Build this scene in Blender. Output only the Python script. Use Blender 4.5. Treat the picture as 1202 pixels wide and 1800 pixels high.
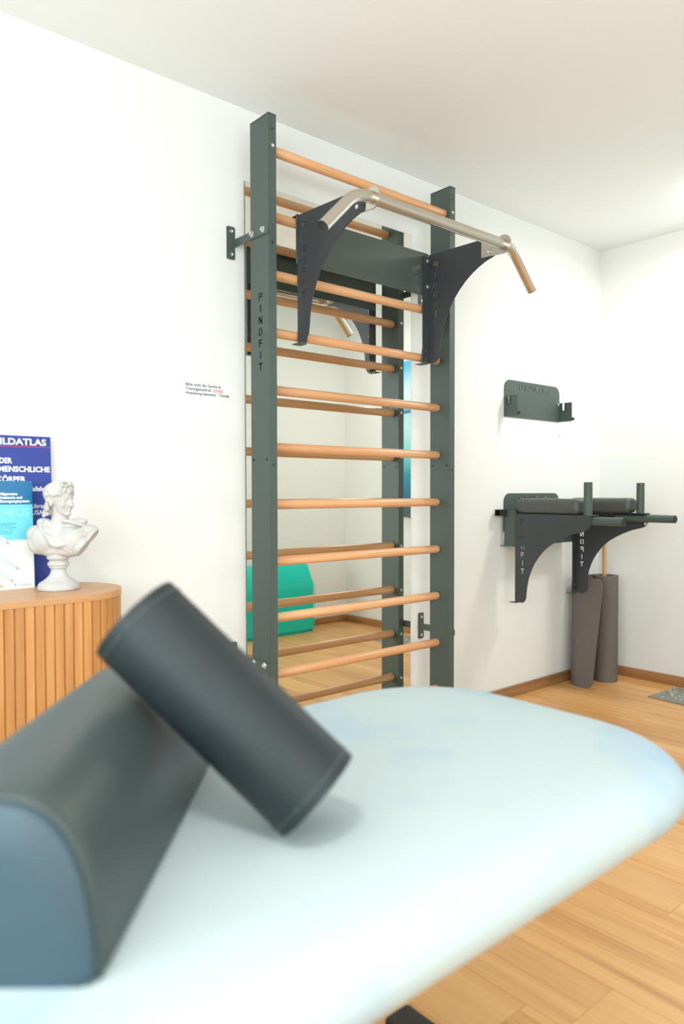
import bpy, bmesh, math, random
from mathutils import Vector, Matrix, noise

for o in list(bpy.data.objects):
    bpy.data.objects.remove(o)
S = bpy.context.scene
C = S.collection
rnd = random.Random(7)

# ------------------------------------------------------------------ camera
CAM = Vector((-1.5125, -2.3551, 1.0799)); YAW, PITCH, ROLL, FPX = -.7131, -.027, -.0015, 1301.3
s_, c_ = math.sin(YAW), math.cos(YAW); sp_, cp_ = math.sin(PITCH), math.cos(PITCH); sr_, cr_ = math.sin(ROLL), math.cos(ROLL)
Rv = Vector((c_, s_, 0)); F0 = Vector((-s_, c_, 0)); UPV = Vector((0, 0, 1))
Fv = cp_ * F0 + sp_ * UPV; Uv = -sp_ * F0 + cp_ * UPV
R2 = cr_ * Rv + sr_ * Uv; U2 = -sr_ * Rv + cr_ * Uv
cam = bpy.data.cameras.new('camera'); camo = bpy.data.objects.new('camera', cam); C.objects.link(camo)
m = Matrix.Identity(4)
for i in range(3):
    m[i][0] = R2[i]; m[i][1] = U2[i]; m[i][2] = -Fv[i]; m[i][3] = CAM[i]
camo.matrix_world = m
cam.sensor_fit = 'VERTICAL'; cam.sensor_height = 36; cam.sensor_width = 24
cam.lens = FPX / 1800 * 36; cam.clip_start = .02
cam.dof.use_dof = True; cam.dof.focus_distance = 2.95; cam.dof.aperture_fstop = 2.4
S.camera = camo

# ------------------------------------------------------------------ world, lights, exposure
S.view_settings.view_transform = 'Standard'; S.view_settings.look = 'None'
S.view_settings.gamma = 1.0; S.view_settings.use_curve_mapping = False
S.view_settings.exposure = -0.11
W_ = bpy.data.worlds.new('sky'); S.world = W_; W_.use_nodes = True
W_.node_tree.nodes['Background'].inputs[0].default_value = (.78, .9, 1, 1)
W_.node_tree.nodes['Background'].inputs[1].default_value = 3.0
def area(name, loc, rot, sx, sy, power, col, shape='RECTANGLE'):
    l = bpy.data.lights.new(name, 'AREA'); l.shape = shape; l.size = sx; l.size_y = sy
    l.energy = power; l.color = col
    o = bpy.data.objects.new(name, l); C.objects.link(o); o.location = loc; o.rotation_euler = rot
    return o
XW = -2.9; YR = -4.4; XR_ = 2.5688; ZC = 2.5087; YF = -2.332; XF = .9
area('daylight_through_side_window', (XW + .03, -2.35, 1.5), (0, -math.pi / 2, 0), 1.3, 2.3, 60, (.83, .96, 1))
area('daylight_through_rear_window', (-1.2, YR + .03, 1.5), (math.pi / 2, 0, 0), 2.6, 1.3, 38, (.86, .97, 1))

# ------------------------------------------------------------------ materials
def mat(name, col, rough=.5, metal=0, spec=.5):
    M = bpy.data.materials.new(name); M.use_nodes = True
    b = M.node_tree.nodes['Principled BSDF']
    b.inputs['Base Color'].default_value = (*col, 1); b.inputs['Roughness'].default_value = rough
    b.inputs['Metallic'].default_value = metal; b.inputs['Specular IOR Level'].default_value = spec
    return M
def nodes(M): return M.node_tree.nodes, M.node_tree.links, M.node_tree.nodes['Principled BSDF']
def add_bump(M, scale, strength, dist=.001, detail=3, sc3=(1, 1, 1)):
    n, l, b = nodes(M)
    tc = n.new('ShaderNodeTexCoord'); mp = n.new('ShaderNodeMapping'); mp.inputs['Scale'].default_value = sc3
    tx = n.new('ShaderNodeTexNoise'); tx.inputs['Scale'].default_value = scale; tx.inputs['Detail'].default_value = detail
    bp = n.new('ShaderNodeBump'); bp.inputs['Strength'].default_value = strength; bp.inputs['Distance'].default_value = dist
    l.new(tc.outputs['Object'], mp.inputs['Vector']); l.new(mp.outputs[0], tx.inputs['Vector'])
    l.new(tx.outputs[0], bp.inputs['Height']); l.new(bp.outputs[0], b.inputs['Normal'])
    return M
def mottle(M, c1, c2, scale, lo=.35, hi=.65, detail=4, sc3=(1, 1, 1), per_object=False):
    n, l, b = nodes(M)
    tc = n.new('ShaderNodeTexCoord'); mp = n.new('ShaderNodeMapping'); mp.inputs['Scale'].default_value = sc3
    tx = n.new('ShaderNodeTexNoise'); tx.inputs['Scale'].default_value = scale; tx.inputs['Detail'].default_value = detail
    cr = n.new('ShaderNodeValToRGB'); e = cr.color_ramp.elements
    e[0].position = lo; e[1].position = hi; e[0].color = (*c1, 1); e[1].color = (*c2, 1)
    l.new(tc.outputs['Object'], mp.inputs['Vector'])
    src = mp.outputs[0]
    if per_object:
        oi = n.new('ShaderNodeObjectInfo'); mu = n.new('ShaderNodeMath'); mu.operation = 'MULTIPLY'; mu.inputs[1].default_value = 37
        va = n.new('ShaderNodeVectorMath'); va.operation = 'ADD'
        l.new(oi.outputs['Random'], mu.inputs[0]); l.new(src, va.inputs[0]); l.new(mu.outputs[0], va.inputs[1]); src = va.outputs[0]
    l.new(src, tx.inputs['Vector']); l.new(tx.outputs[0], cr.inputs[0]); l.new(cr.outputs[0], b.inputs['Base Color'])
    return M
def wood(name, dark, mid, light, axis, rough=.45, scale=1.0, var=.25):
    M = mat(name, mid, rough); n, l, b = nodes(M)
    tc = n.new('ShaderNodeTexCoord'); oi = n.new('ShaderNodeObjectInfo')
    mu = n.new('ShaderNodeMath'); mu.operation = 'MULTIPLY'; mu.inputs[1].default_value = 53
    va = n.new('ShaderNodeVectorMath'); va.operation = 'ADD'
    mp = n.new('ShaderNodeMapping'); sc = [22 * scale, 22 * scale, 22 * scale]; sc[axis] = 1.3 * scale; mp.inputs['Scale'].default_value = sc
    l.new(oi.outputs['Random'], mu.inputs[0]); l.new(tc.outputs['Object'], va.inputs[0]); l.new(mu.outputs[0], va.inputs[1]); l.new(va.outputs[0], mp.inputs['Vector'])
    t1 = n.new('ShaderNodeTexNoise'); t1.inputs['Scale'].default_value = 1; t1.inputs['Detail'].default_value = 5; t1.inputs['Distortion'].default_value = .6
    mp2 = n.new('ShaderNodeMapping'); sc2 = [150 * scale, 150 * scale, 150 * scale]; sc2[axis] = 6 * scale; mp2.inputs['Scale'].default_value = sc2
    l.new(va.outputs[0], mp2.inputs['Vector'])
    t2 = n.new('ShaderNodeTexNoise'); t2.inputs['Scale'].default_value = 1; t2.inputs['Detail'].default_value = 2
    l.new(mp.outputs[0], t1.inputs['Vector']); l.new(mp2.outputs[0], t2.inputs['Vector'])
    mix = n.new('ShaderNodeMath'); mix.operation = 'MULTIPLY_ADD'; mix.inputs[1].default_value = .3
    l.new(t2.outputs[0], mix.inputs[0]); l.new(t1.outputs[0], mix.inputs[2])
    cr = n.new('ShaderNodeValToRGB'); e = cr.color_ramp.elements
    e[0].position = .42; e[0].color = (*dark, 1); e[1].position = .86; e[1].color = (*light, 1)
    k = cr.color_ramp.elements.new(.62); k.color = (*mid, 1)
    l.new(mix.outputs[0], cr.inputs[0])
    hs = n.new('ShaderNodeHueSaturation')
    ma = n.new('ShaderNodeMapRange'); ma.inputs['To Min'].default_value = 1 - var; ma.inputs['To Max'].default_value = 1 + var * .6
    l.new(oi.outputs['Random'], ma.inputs['Value']); l.new(ma.outputs[0], hs.inputs['Value']); l.new(cr.outputs[0], hs.inputs['Color'])
    l.new(hs.outputs[0], b.inputs['Base Color'])
    return M
M_wall = add_bump(mat('white_wall_paint', (.87, .88, .855), .9), 260, .12)
M_ceil = add_bump(mat('white_ceiling_paint', (.91, .945, .95), .95), 200, .1)
M_metal = add_bump(mat('dark_grey_powder_coat', (.070, .098, .086), .5), 900, .25, .0006)
M_arm = add_bump(mat('anthracite_powder_coat', (.042, .048, .053), .5), 900, .25, .0006)
M_plast = mat('black_plastic', (.018, .017, .016), .5)
M_rung = wood('beech_rung', (.64, .31, .14), (.74, .39, .19), (.82, .47, .25), 0, .32, 1, .12)
M_oakc = wood('oak_cabinet_vertical', (.50, .22, .065), (.60, .285, .09), (.68, .345, .125), 2, .42, 1.2, .12)
M_oakt = wood('oak_cabinet_top', (.55, .28, .12), (.63, .34, .155), (.70, .40, .19), 0, .4, .9, .05)
M_floor = wood('oak_floor_plank', (.53, .235, .068), (.70, .36, .125), (.80, .45, .18), 1, .36, .55, .09)
M_base = wood('oak_baseboard', (.28, .13, .05), (.40, .2, .08), (.48, .25, .11), 0, .45, .8, .05)
M_basey = wood('oak_baseboard_along_y', (.28, .13, .05), (.40, .2, .08), (.48, .25, .11), 1, .45, .8, .05)
M_steel = add_bump(mat('brushed_stainless_steel', (.64, .60, .54), .27, 1), 60, .08, .0003, 2, (1, 40, 40))
M_zinc = mat('zinc_bolt', (.75, .82, .82), .3, 1)
M_mirror = mat('mirror_glass', (.90, .91, .86), .0, 1)
M_medge = mat('mirror_edge_green', (.12, .2, .16), .2)
M_vinyl = add_bump(mat('dark_slate_vinyl', (.042, .058, .056), .44), 700, .2, .0004)
M_vinyl2 = add_bump(mat('slate_blue_vinyl', (.036, .068, .088), .5), 700, .2, .0004)
M_roll = add_bump(mat('charcoal_vinyl', (.015, .022, .024), .5, 0, .35), 700, .2, .0004)
M_pad = add_bump(mat('anthracite_leatherette', (.075, .08, .075), .45), 500, .2, .0005)
M_fleece = mat('pale_blue_terry_cover', (.55, .74, .76), .95, 0, .15)
mottle(M_fleece, (.36, .475, .56), (.455, .53, .53), 4.2, .32, .5, 6); add_bump(M_fleece, 420, .5, .003, 4)
M_mat = add_bump(mat('taupe_foam_mat', (.16, .138, .125), .8), 300, .3, .001)
M_pebm = mat('grey_rubber_mat', (.27, .27, .235), .6)
M_peb = mottle(mat('grey_pebble', (.36, .36, .32), .4), (.26, .26, .23), (.46, .46, .41), 60, per_object=True)
M_plaster = add_bump(mottle(mat('white_plaster', (.8, .78, .74), .75), (.55, .53, .505), (.63, .615, .595), 18), 160, .25, .001)
M_blue = mat('royal_blue_cover', (.02, .045, .30), .3)
M_navy = mat('petrol_blue_cover', (.012, .16, .36), .3)
M_cyan = mat('light_cyan_cover', (.17, .66, .76), .3)
M_white = mat('white_paper', (.86, .86, .84), .6)
M_pages = mat('book_pages', (.8, .78, .7), .8)
M_red = mat('red_print', (.75, .04, .09), .5)
M_inkw = mat('white_print', (.88, .9, .92), .5)
M_inkd = mat('dark_print', (.05, .06, .07), .6)
M_inkt = mat('teal_print', (.05, .36, .45), .6)
M_inkp = mat('pale_cyan_print', (.33, .78, .84), .5)
M_inkg = mat('grey_print', (.5, .5, .48), .6)
M_skin = mat('pale_blue_print', (.62, .72, .72), .6)
M_pink = mat('salmon_print', (.72, .42, .30), .6)
M_teal = add_bump(mat('teal_leatherette', (.0, .60, .49), .38), 400, .1)
M_stick = wood('pine_stick', (.52, .25, .08), (.62, .32, .12), (.7, .38, .16), 2, .5, 1, .05)
M_frame = mat('white_window_frame', (.82, .82, .8), .4)
M_lamp = mat('frosted_lamp_glass', (.9, .88, .84), .4)
_b = nodes(M_lamp)[2]; _b.inputs['Emission Color'].default_value = (1, .95, .86, 1); _b.inputs['Emission Strength'].default_value = 14
M_glass = mat('clear_window_glass', (1, 1, 1), 0); _b = nodes(M_glass)[2]; _b.inputs['Transmission Weight'].default_value = 1; _b.inputs['IOR'].default_value = 1.05

# ------------------------------------------------------------------ helpers
WL = {}
def tag(o, label=None, cat=None, group=None, kind=None):
    if label: o['label'] = label
    if cat: o['category'] = cat
    if group: o['group'] = group
    if kind: o['kind'] = kind
    return o
def thing(name, loc, label, cat, group=None):
    o = bpy.data.objects.new(name, None); o.empty_display_size = .05; C.objects.link(o)
    o.location = loc; WL[o.name] = Vector(loc)
    return tag(o, label, cat, group)
def place(name, me, loc, parent=None):
    o = bpy.data.objects.new(name, me); C.objects.link(o)
    loc = Vector(loc); WL[o.name] = loc.copy()
    if parent is not None:
        o.parent = parent; o.location = loc - WL[parent.name]
    else:
        o.location = loc
    return o
def emit(name, bm, M, parent=None, smooth=None, label=None):
    """bmesh in world coordinates -> one object with its origin at its own centre"""
    xs = [v.co for v in bm.verts]
    c = Vector([(min(p[i] for p in xs) + max(p[i] for p in xs)) / 2 for i in range(3)])
    for v in bm.verts: v.co -= c
    bmesh.ops.recalc_face_normals(bm, faces=bm.faces)
    me = bpy.data.meshes.new(name); bm.to_mesh(me); bm.free()
    me.materials.append(M)
    if smooth is not None:
        for p in me.polygons: p.use_smooth = True
        if smooth < 180: me.set_sharp_from_angle(angle=math.radians(smooth))
    o = place(name, me, c, parent)
    if label: o['label'] = label
    return o
def b_box(bm, lo, hi, bev=0, seg=2):
    lo, hi = Vector(lo), Vector(hi)
    r = bmesh.ops.create_cube(bm, size=1, matrix=Matrix.Translation((lo + hi) / 2) @ Matrix.Diagonal((*(hi - lo), 1)))
    if bev:
        es = {e for v in r['verts'] for e in v.link_edges}
        bmesh.ops.bevel(bm, geom=list(es), offset=bev, segments=seg, affect='EDGES', profile=.5)
def box(name, lo, hi, M, parent=None, bev=0, seg=2, label=None):
    bm = bmesh.new(); b_box(bm, lo, hi, bev, seg)
    return emit(name, bm, M, parent, 40 if bev else None, label)
def frame_of(d):
    d = d.normalized(); a = Vector((0, 0, 1)) if abs(d.z) < .9 else Vector((1, 0, 0))
    u = a.cross(d).normalized(); return u, d.cross(u)
def b_sweep(bm, pts, rad, seg=20, caps=True):
    pts = [Vector(p) for p in pts]; rings = []
    if not hasattr(rad, '__len__'): rad = [rad] * len(pts)
    u = None
    for i, p in enumerate(pts):
        d = (pts[min(i + 1, len(pts) - 1)] - pts[max(i - 1, 0)]).normalized()
        if u is None: u, w = frame_of(d)
        else:
            u = (u - d * u.dot(d)).normalized()
        w = d.cross(u)
        rings.append([bm.verts.new(p + (u * math.cos(t) + w * math.sin(t)) * rad[i]) for t in (2 * math.pi * k / seg for k in range(seg))])
    for a, b in zip(rings, rings[1:]):
        for k in range(seg): bm.faces.new((a[k], a[(k + 1) % seg], b[(k + 1) % seg], b[k]))
    if caps:
        bm.faces.new(rings[0][::-1]); bm.faces.new(rings[-1])
def cyl(name, p0, p1, r, M, parent=None, seg=24, bev=0, label=None):
    p0, p1 = Vector(p0), Vector(p1); d = (p1 - p0).normalized(); bm = bmesh.new()
    if bev:
        ps, rs = [], []
        for k in range(4):
            a = math.pi / 2 * k / 3; ps.append(p0 + d * bev * (1 - math.sin(a))); rs.append(r - bev * (1 - math.cos(a)) if False else r - bev + bev * math.sin(a))
        for k in range(4):
            a = math.pi / 2 * (3 - k) / 3; ps.append(p1 - d * bev * (1 - math.sin(a))); rs.append(r - bev + bev * math.sin(a))
        b_sweep2(bm, ps, rs, d, seg)
    else: b_sweep(bm, [p0, p1], r, seg)
    return emit(name, bm, M, parent, 35 if not bev else 50, label)
def b_sweep2(bm, ps, rs, d, seg):
    u, w = frame_of(d); rings = []
    for p, r in zip(ps, rs):
        rings.append([bm.verts.new(p + (u * math.cos(t) + w * math.sin(t)) * r) for t in (2 * math.pi * k / seg for k in range(seg))])
    for a, b in zip(rings, rings[1:]):
        for k in range(seg): bm.faces.new((a[k], a[(k + 1) % seg], b[(k + 1) % seg], b[k]))
    bm.faces.new(rings[0][::-1]); bm.faces.new(rings[-1])
def lathe(name, prof, c, M, parent, seg=40, sx=1, sy=1, smooth=40):
    bm = bmesh.new(); rings = []
    for r, z in prof:
        rings.append([bm.verts.new((c[0] + r * sx * math.cos(t), c[1] + r * sy * math.sin(t), c[2] + z)) for t in (2 * math.pi * k / seg for k in range(seg))])
    for a, b in zip(rings, rings[1:]):
        for k in range(seg): bm.faces.new((a[k], a[(k + 1) % seg], b[(k + 1) % seg], b[k]))
    bm.faces.new(rings[0][::-1]); bm.faces.new(rings[-1])
    return emit(name, bm, M, parent, smooth)
def to_bm(curve, mtx):
    o = bpy.data.objects.new('tmp', curve); C.objects.link(o)
    dg = bpy.context.evaluated_depsgraph_get(); dg.update()
    me = bpy.data.meshes.new_from_object(o.evaluated_get(dg)); bpy.data.objects.remove(o); bpy.data.curves.remove(curve)
    bm = bmesh.new(); bm.from_mesh(me); bpy.data.meshes.remove(me)
    bmesh.ops.transform(bm, matrix=mtx, verts=bm.verts)
    return bm
def basis(origin, u, v):
    u, v = Vector(u), Vector(v); w = u.cross(v); M4 = Matrix.Identity(4)
    for i in range(3): M4[i][0] = u[i]; M4[i][1] = v[i]; M4[i][2] = w[i]; M4[i][3] = origin[i]
    return M4
def sheet_bm(polys, th, mtx):
    """sheet metal cut to polys[0] with the other polygons as openings; th centred on the plane"""
    cu = bpy.data.curves.new('tmp', 'CURVE'); cu.dimensions = '2D'; cu.fill_mode = 'BOTH'; cu.extrude = th / 2
    for poly in polys:
        sp = cu.splines.new('POLY'); sp.points.add(len(poly) - 1); sp.use_cyclic_u = True
        for p, q in zip(sp.points, poly): p.co = (q[0], q[1], 0, 1)
    return to_bm(cu, mtx)
def sheet(name, polys, th, mtx, M, parent=None, label=None):
    return emit(name, sheet_bm(polys, th, mtx), M, parent, None, label)
def text(name, body, size, mtx, M, parent, bold=0, align='LEFT', spacing=1, sx=1, fit=None):
    cu = bpy.data.curves.new('tmp', 'FONT'); cu.body = body; cu.size = size; cu.extrude = .0002; cu.offset = bold
    cu.align_x = align; cu.space_character = spacing; cu.resolution_u = 3
    bm = to_bm(cu, Matrix.Identity(4))
    if fit:
        xs = [v.co.x for v in bm.verts]; sx = fit / (max(xs) - min(xs))
    bmesh.ops.transform(bm, matrix=mtx @ Matrix.Diagonal((sx, 1, 1, 1)), verts=bm.verts)
    return emit(name, bm, M, parent)
def rrect(x0, y0, x1, y1, r, n=6, corners=(1, 1, 1, 1)):
    out = []
    for (cx, cy, a0, k) in ((x1 - r, y1 - r, 0, 0), (x0 + r, y1 - r, 90, 1), (x0 + r, y0 + r, 180, 2), (x1 - r, y0 + r, 270, 3)):
        if corners[k]:
            for i in range(n + 1):
                a = math.radians(a0 + 90 * i / n); out.append((cx + r * math.cos(a), cy + r * math.sin(a)))
        else: out.append(((x1, y1), (x0, y1), (x0, y0), (x1, y0))[k])
    return out
def joined(name, bms, M, parent=None, smooth=None, label=None):
    tot = bmesh.new()
    for b in bms:
        me = bpy.data.meshes.new('t'); b.to_mesh(me); b.free(); tot.from_mesh(me); bpy.data.meshes.remove(me)
    return emit(name, tot, M, parent, smooth, label)
# stencil letters, unit box .62 wide, 1 high
t_ = .185; w_ = .66; g0 = t_ + .07
R_ = lambda a, b, c, d: [(a, b), (c, b), (c, d), (a, d)]
GL = {'P': [R_(0, 0, t_, 1), [(g0, 1), (w_, 1), (w_, .4), (g0, .4), (g0, .4 + t_), (w_ - t_, .4 + t_), (w_ - t_, 1 - t_), (g0, 1 - t_)]],
      'I': [R_(w_ / 2 - t_ / 2, 0, w_ / 2 + t_ / 2, 1)],
      'N': [[(0, 0), (0, 1), (t_, 1), (w_ - t_, .40), (w_ - t_, 1), (w_, 1), (w_, 0), (w_ - t_, 0), (t_, .60), (t_, 0)]],
      'O': [[(w_ / 2 - .04, 1), (.12, 1), (0, .86), (0, .14), (.12, 0), (w_ / 2 - .04, 0), (w_ / 2 - .04, t_), (t_, t_), (t_, 1 - t_), (w_ / 2 - .04, 1 - t_)],
            [(w_ / 2 + .04, 1), (w_ - .12, 1), (w_, .86), (w_, .14), (w_ - .12, 0), (w_ / 2 + .04, 0), (w_ / 2 + .04, t_), (w_ - t_, t_), (w_ - t_, 1 - t_), (w_ / 2 + .04, 1 - t_)]],
      'F': [[(0, 0), (0, 1), (w_, 1), (w_, 1 - t_), (t_, 1 - t_), (t_, .60), (w_ * .88, .60), (w_ * .88, .60 - t_), (t_, .60 - t_), (t_, 0)]],
      'T': [[(w_ / 2 - t_ / 2, 0), (w_ / 2 - t_ / 2, 1 - t_), (0, 1 - t_), (0, 1), (w_, 1), (w_, 1 - t_), (w_ / 2 + t_ / 2, 1 - t_), (w_ / 2 + t_ / 2, 0)]]}
def pinofit(cx, cy, pitch=(0, -.0411), h=.027, flip=1, wscale=1.25):
    out = []
    for i, ch in enumerate('PINOFIT'):
        for poly in GL[ch]:
            out.append([(cx + pitch[0] * i + flip * (x - w_ / 2) * h * wscale, cy + pitch[1] * i + (y - .5) * h) for x, y in poly])
    return out

# ------------------------------------------------------------------ the room
def struct(o): o['kind'] = 'structure'; return o
T = .12
struct(box('wall_back', (XW - T, 0, 0), (XR_ + T, T, ZC), M_wall))
struct(box('wall_right', (XR_, YR, 0), (XR_ + T, 0, ZC), M_wall))
def wall_with_hole(name, axis, pos, a0, a1, h0, h1, z0, z1, sgn):
    bms = []
    for (p, q, r, s) in ((a0, h0, 0, ZC), (h1, a1, 0, ZC), (h0, h1, 0, z0), (h0, h1, z1, ZC)):
        b = bmesh.new()
        if axis == 'x': b_box(b, (min(pos, pos + sgn * T), p, r), (max(pos, pos + sgn * T), q, s))
        else: b_box(b, (p, min(pos, pos + sgn * T), r), (q, max(pos, pos + sgn * T), s))
        bms.append(b)
    return struct(joined(name, bms, M_wall))
wall_with_hole('wall_left', 'x', XW, YR, 0, -3.5, -1.2, .85, 2.15, -1)
wall_with_hole('wall_rear', 'y', YR, XW - T, XF + T, -2.5, .1, .85, 2.15, -1)
struct(box('wall_front', (XF, YF - T, 0), (XR_, YF, ZC), M_wall))
struct(box('wall_recess', (XF, YR, 0), (XF + T, YF - T, ZC), M_wall))
struct(box('ceiling', (XW - T, YR - T, ZC), (XR_ + T, T, ZC + .1), M_ceil))
def window(name, axis, pos, h0, h1, z0, z1):
    """white two-leaf window: frame, mullion, two panes, sill"""
    P = (lambda a, b, z: (a, b, z)) if axis == 'x' else (lambda a, b, z: (b, a, z))
    root = bpy.data.objects.new(name, None); C.objects.link(root); root['kind'] = 'structure'
    loc = P(pos - .07, (h0 + h1) / 2, z0); root.location = loc; WL[root.name] = Vector(loc)
    bms = []
    for (a, b, c, d) in ((h0, h1, z0, z0 + .06), (h0, h1, z1 - .06, z1), (h0, h0 + .06, z0 + .06, z1 - .06), (h1 - .06, h1, z0 + .06, z1 - .06), ((h0 + h1) / 2 - .05, (h0 + h1) / 2 + .05, z0 + .06, z1 - .06)):
        q = bmesh.new(); b_box(q, P(pos - .1, a, c), P(pos - .04, b, d)) if axis == 'x' else b_box(q, (a, pos - .1, c), (b, pos - .04, d)); bms.append(q)
    joined('window_frame', bms, M_frame, root)
    for a, b in ((h0 + .06, (h0 + h1) / 2 - .05), ((h0 + h1) / 2 + .05, h1 - .06)):
        lo, hi = P(pos - .073, a, z0 + .06), P(pos - .067, b, z1 - .06)
        box('pane', lo, hi, M_glass, root)
window('window_1', 'x', XW, -3.5, -1.2, .85, 2.15)
window('window_2', 'y', YR, -2.5, .1, .85, 2.15)
floor = struct(box('floor', (XW - T, YR - T, -.1), (XR_ + T, T, -.008), M_base))
PW = .181
cache = {}
k = math.floor((XW - .145) / PW)
while .145 + k * PW < XR_:
    x0 = max(.145 + k * PW, XW); x1 = min(.145 + (k + 1) * PW, XR_)
    joint = {1: -1.49, -2: -1.544, 9: -.65}.get(k, -rnd.random() * 1.29)
    ys = [0.0]; y = joint
    while y > 0: y -= 1.29
    while y + 1.29 < -.02: y += 1.29
    while y > YR: ys.append(y); y -= 1.29
    ys.append(YR)
    for a, b in zip(ys, ys[1:]):
        if a - b < .02: continue
        key = (round(x1 - x0, 4), round(a - b, 4))
        if key not in cache:
            bm = bmesh.new(); L = a - b; Wd = x1 - x0
            b_box(bm, (-Wd / 2 + .0004, -L / 2 + .0004, -.006), (Wd / 2 - .0004, L / 2 - .0004, .004))
            tops = [e for e in bm.edges if all(v.co.z > 0 for v in e.verts)]
            bmesh.ops.bevel(bm, geom=tops, offset=.0006, segments=1, affect='EDGES')
            me = bpy.data.meshes.new('plank'); bm.to_mesh(me); bm.free(); me.materials.append(M_floor); cache[key] = me
        place('plank', cache[key], ((x0 + x1) / 2, (a + b) / 2, -.004), floor)
    k += 1
BH, BT = .0565, .0158
def baseboard(name, lo, hi, M): struct(box(name, lo, hi, M, None, .003, 2))
baseboard('baseboard_back', (XW, -BT, 0), (XR_, 0, BH), M_base)
baseboard('baseboard_right', (XR_ - BT, YF + BT, 0), (XR_, -BT, BH), M_basey)
baseboard('baseboard_front', (XF, YF, 0), (XR_ - BT, YF + BT, BH), M_base)
baseboard('baseboard_left', (XW, YR, 0), (XW + BT, -BT, BH), M_basey)

# ceiling lamps the room has (round opal fittings)
def ceiling_lamp(x, y, label, power, r=.17):
    t = thing('ceiling_lamp', (x, y, ZC), label, 'lamp', 'round ceiling lamps')
    lathe('lamp_base', [(r * .9, 0), (r * .9, -.02), (r * .85, -.025)], (x, y, ZC), M_frame, t)
    lathe('lamp_shade', [(r, -.025), (r, -.05), (r * .93, -.068), (r * .6, -.08), (.01, -.083)], (x, y, ZC), M_lamp, t)
    l = bpy.data.lights.new('lamp_light', 'AREA'); l.shape = 'DISK'; l.size = r * 2; l.energy = power; l.color = (1, .975, .93)
    o = bpy.data.objects.new('lamp_light', l); C.objects.link(o); o.parent = t; o.location = (0, 0, -.09)
ceiling_lamp(2.15, -.95, 'round opal ceiling lamp above the corner with the rolled mat', 16, .12)
ceiling_lamp(-1.75, -2.25, 'round opal ceiling lamp above the massage table', 14)

# ------------------------------------------------------------------ mirror on the back wall
MX0, MX1, MZ = .0418, .9342, 2.2402
mir = thing('wall_mirror', (.488, -.003, .1), 'tall frameless mirror on the wall behind the wall bars', 'mirror')
box('backing', (MX0, -.0055, .1), (MX1, -.0005, MZ), M_medge, mir)
box('mirror_surface', (MX0 + .001, -.0062, .101), (MX1 - .001, -.0056, MZ - .001), M_mirror, mir)

# ------------------------------------------------------------------ wall bars
PWD, G, D, X1, PH = .0331, .1052, .113, .9551, 2.4
YB, YFR = -G, -G - D
wb = thing('wall_bars', (.494, -.16, 0), 'dark grey steel wall bars with round beech rungs in front of the mirror', 'wall bars')
def post(x0, letters):
    bms = []
    def bb(lo, hi):
        b = bmesh.new(); b_box(b, lo, hi); bms.append(b)
    x1 = x0 + PWD; s = .002
    if letters:
        poly = [(YFR, 0), (YB, 0), (YB, PH - .004), (YFR, PH - .004)]
        # outer face seen from -x: +y runs to the left on screen, so letters are flipped in y
        bms.append(sheet_bm([poly] + pinofit(-.1655, 1.7725, flip=-1), s, basis((x0 + s / 2, 0, 0), (0, 1, 0), (0, 0, 1))))
    else: bb((x0, YFR, 0), (x0 + s, YB, PH - .004))
    bb((x1 - s, YFR, 0), (x1, YB, PH - .004))
    bb((x0 + s, YFR, 0), (x1 - s, YFR + s, PH - .004)); bb((x0 + s, YB - s, 0), (x1 - s, YB, PH - .004))
    p = joined('post', bms, M_metal, wb)
    box('end_cap', (x0 - .0008, YFR - .0008, PH - .004), (x1 + .0008, YB + .0008, PH), M_plast, p, .001, 1)
    return p
RZ = [2.2887] + [1.0343 + .208 * i for i in range(5, -5, -1)]
for x0, let in ((0, True), (X1, False)):
    p = post(x0, let); xc = x0 + PWD / 2
    for i, z in enumerate(RZ):
        if i == 0: cyl('bolt', (xc, YFR + .001, z), (xc, YFR - .0025, z), .0062, M_zinc, p, 16, .0008)
        else: cyl('bolt', (xc, YB - .001, z), (xc, YB + .0025, z), .0055, M_zinc, p, 12)
    for z in (2.347, 1.955, 1.176):
        cyl('bolt_hole', (xc, YFR + .0005, z), (xc, YFR - .0004, z), .0045, M_plast, p, 14)
    face = x0 - .0004 if x0 == 0 else x0 - .0004
    for z in (2.35, 1.196):
        for y in (YB - .014, YFR + .016):
            cyl('plug', (face + .0008, y, z), (face - .0006, y, z), .0058, M_plast if z < 2 else M_metal, p, 14)
for i, z in enumerate(RZ):
    y = -.1838 if i == 0 else -.1469
    bm = bmesh.new(); d = Vector((1, 0, 0))
    b_sweep2(bm, [Vector((x, y, z)) for x in (PWD, PWD + .002, X1 - .004, X1 - .001, X1)], [.0165, .0176, .0176, .0168, .0155], d, 24)
    emit('rung', bm, M_rung, wb, 45)
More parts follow.
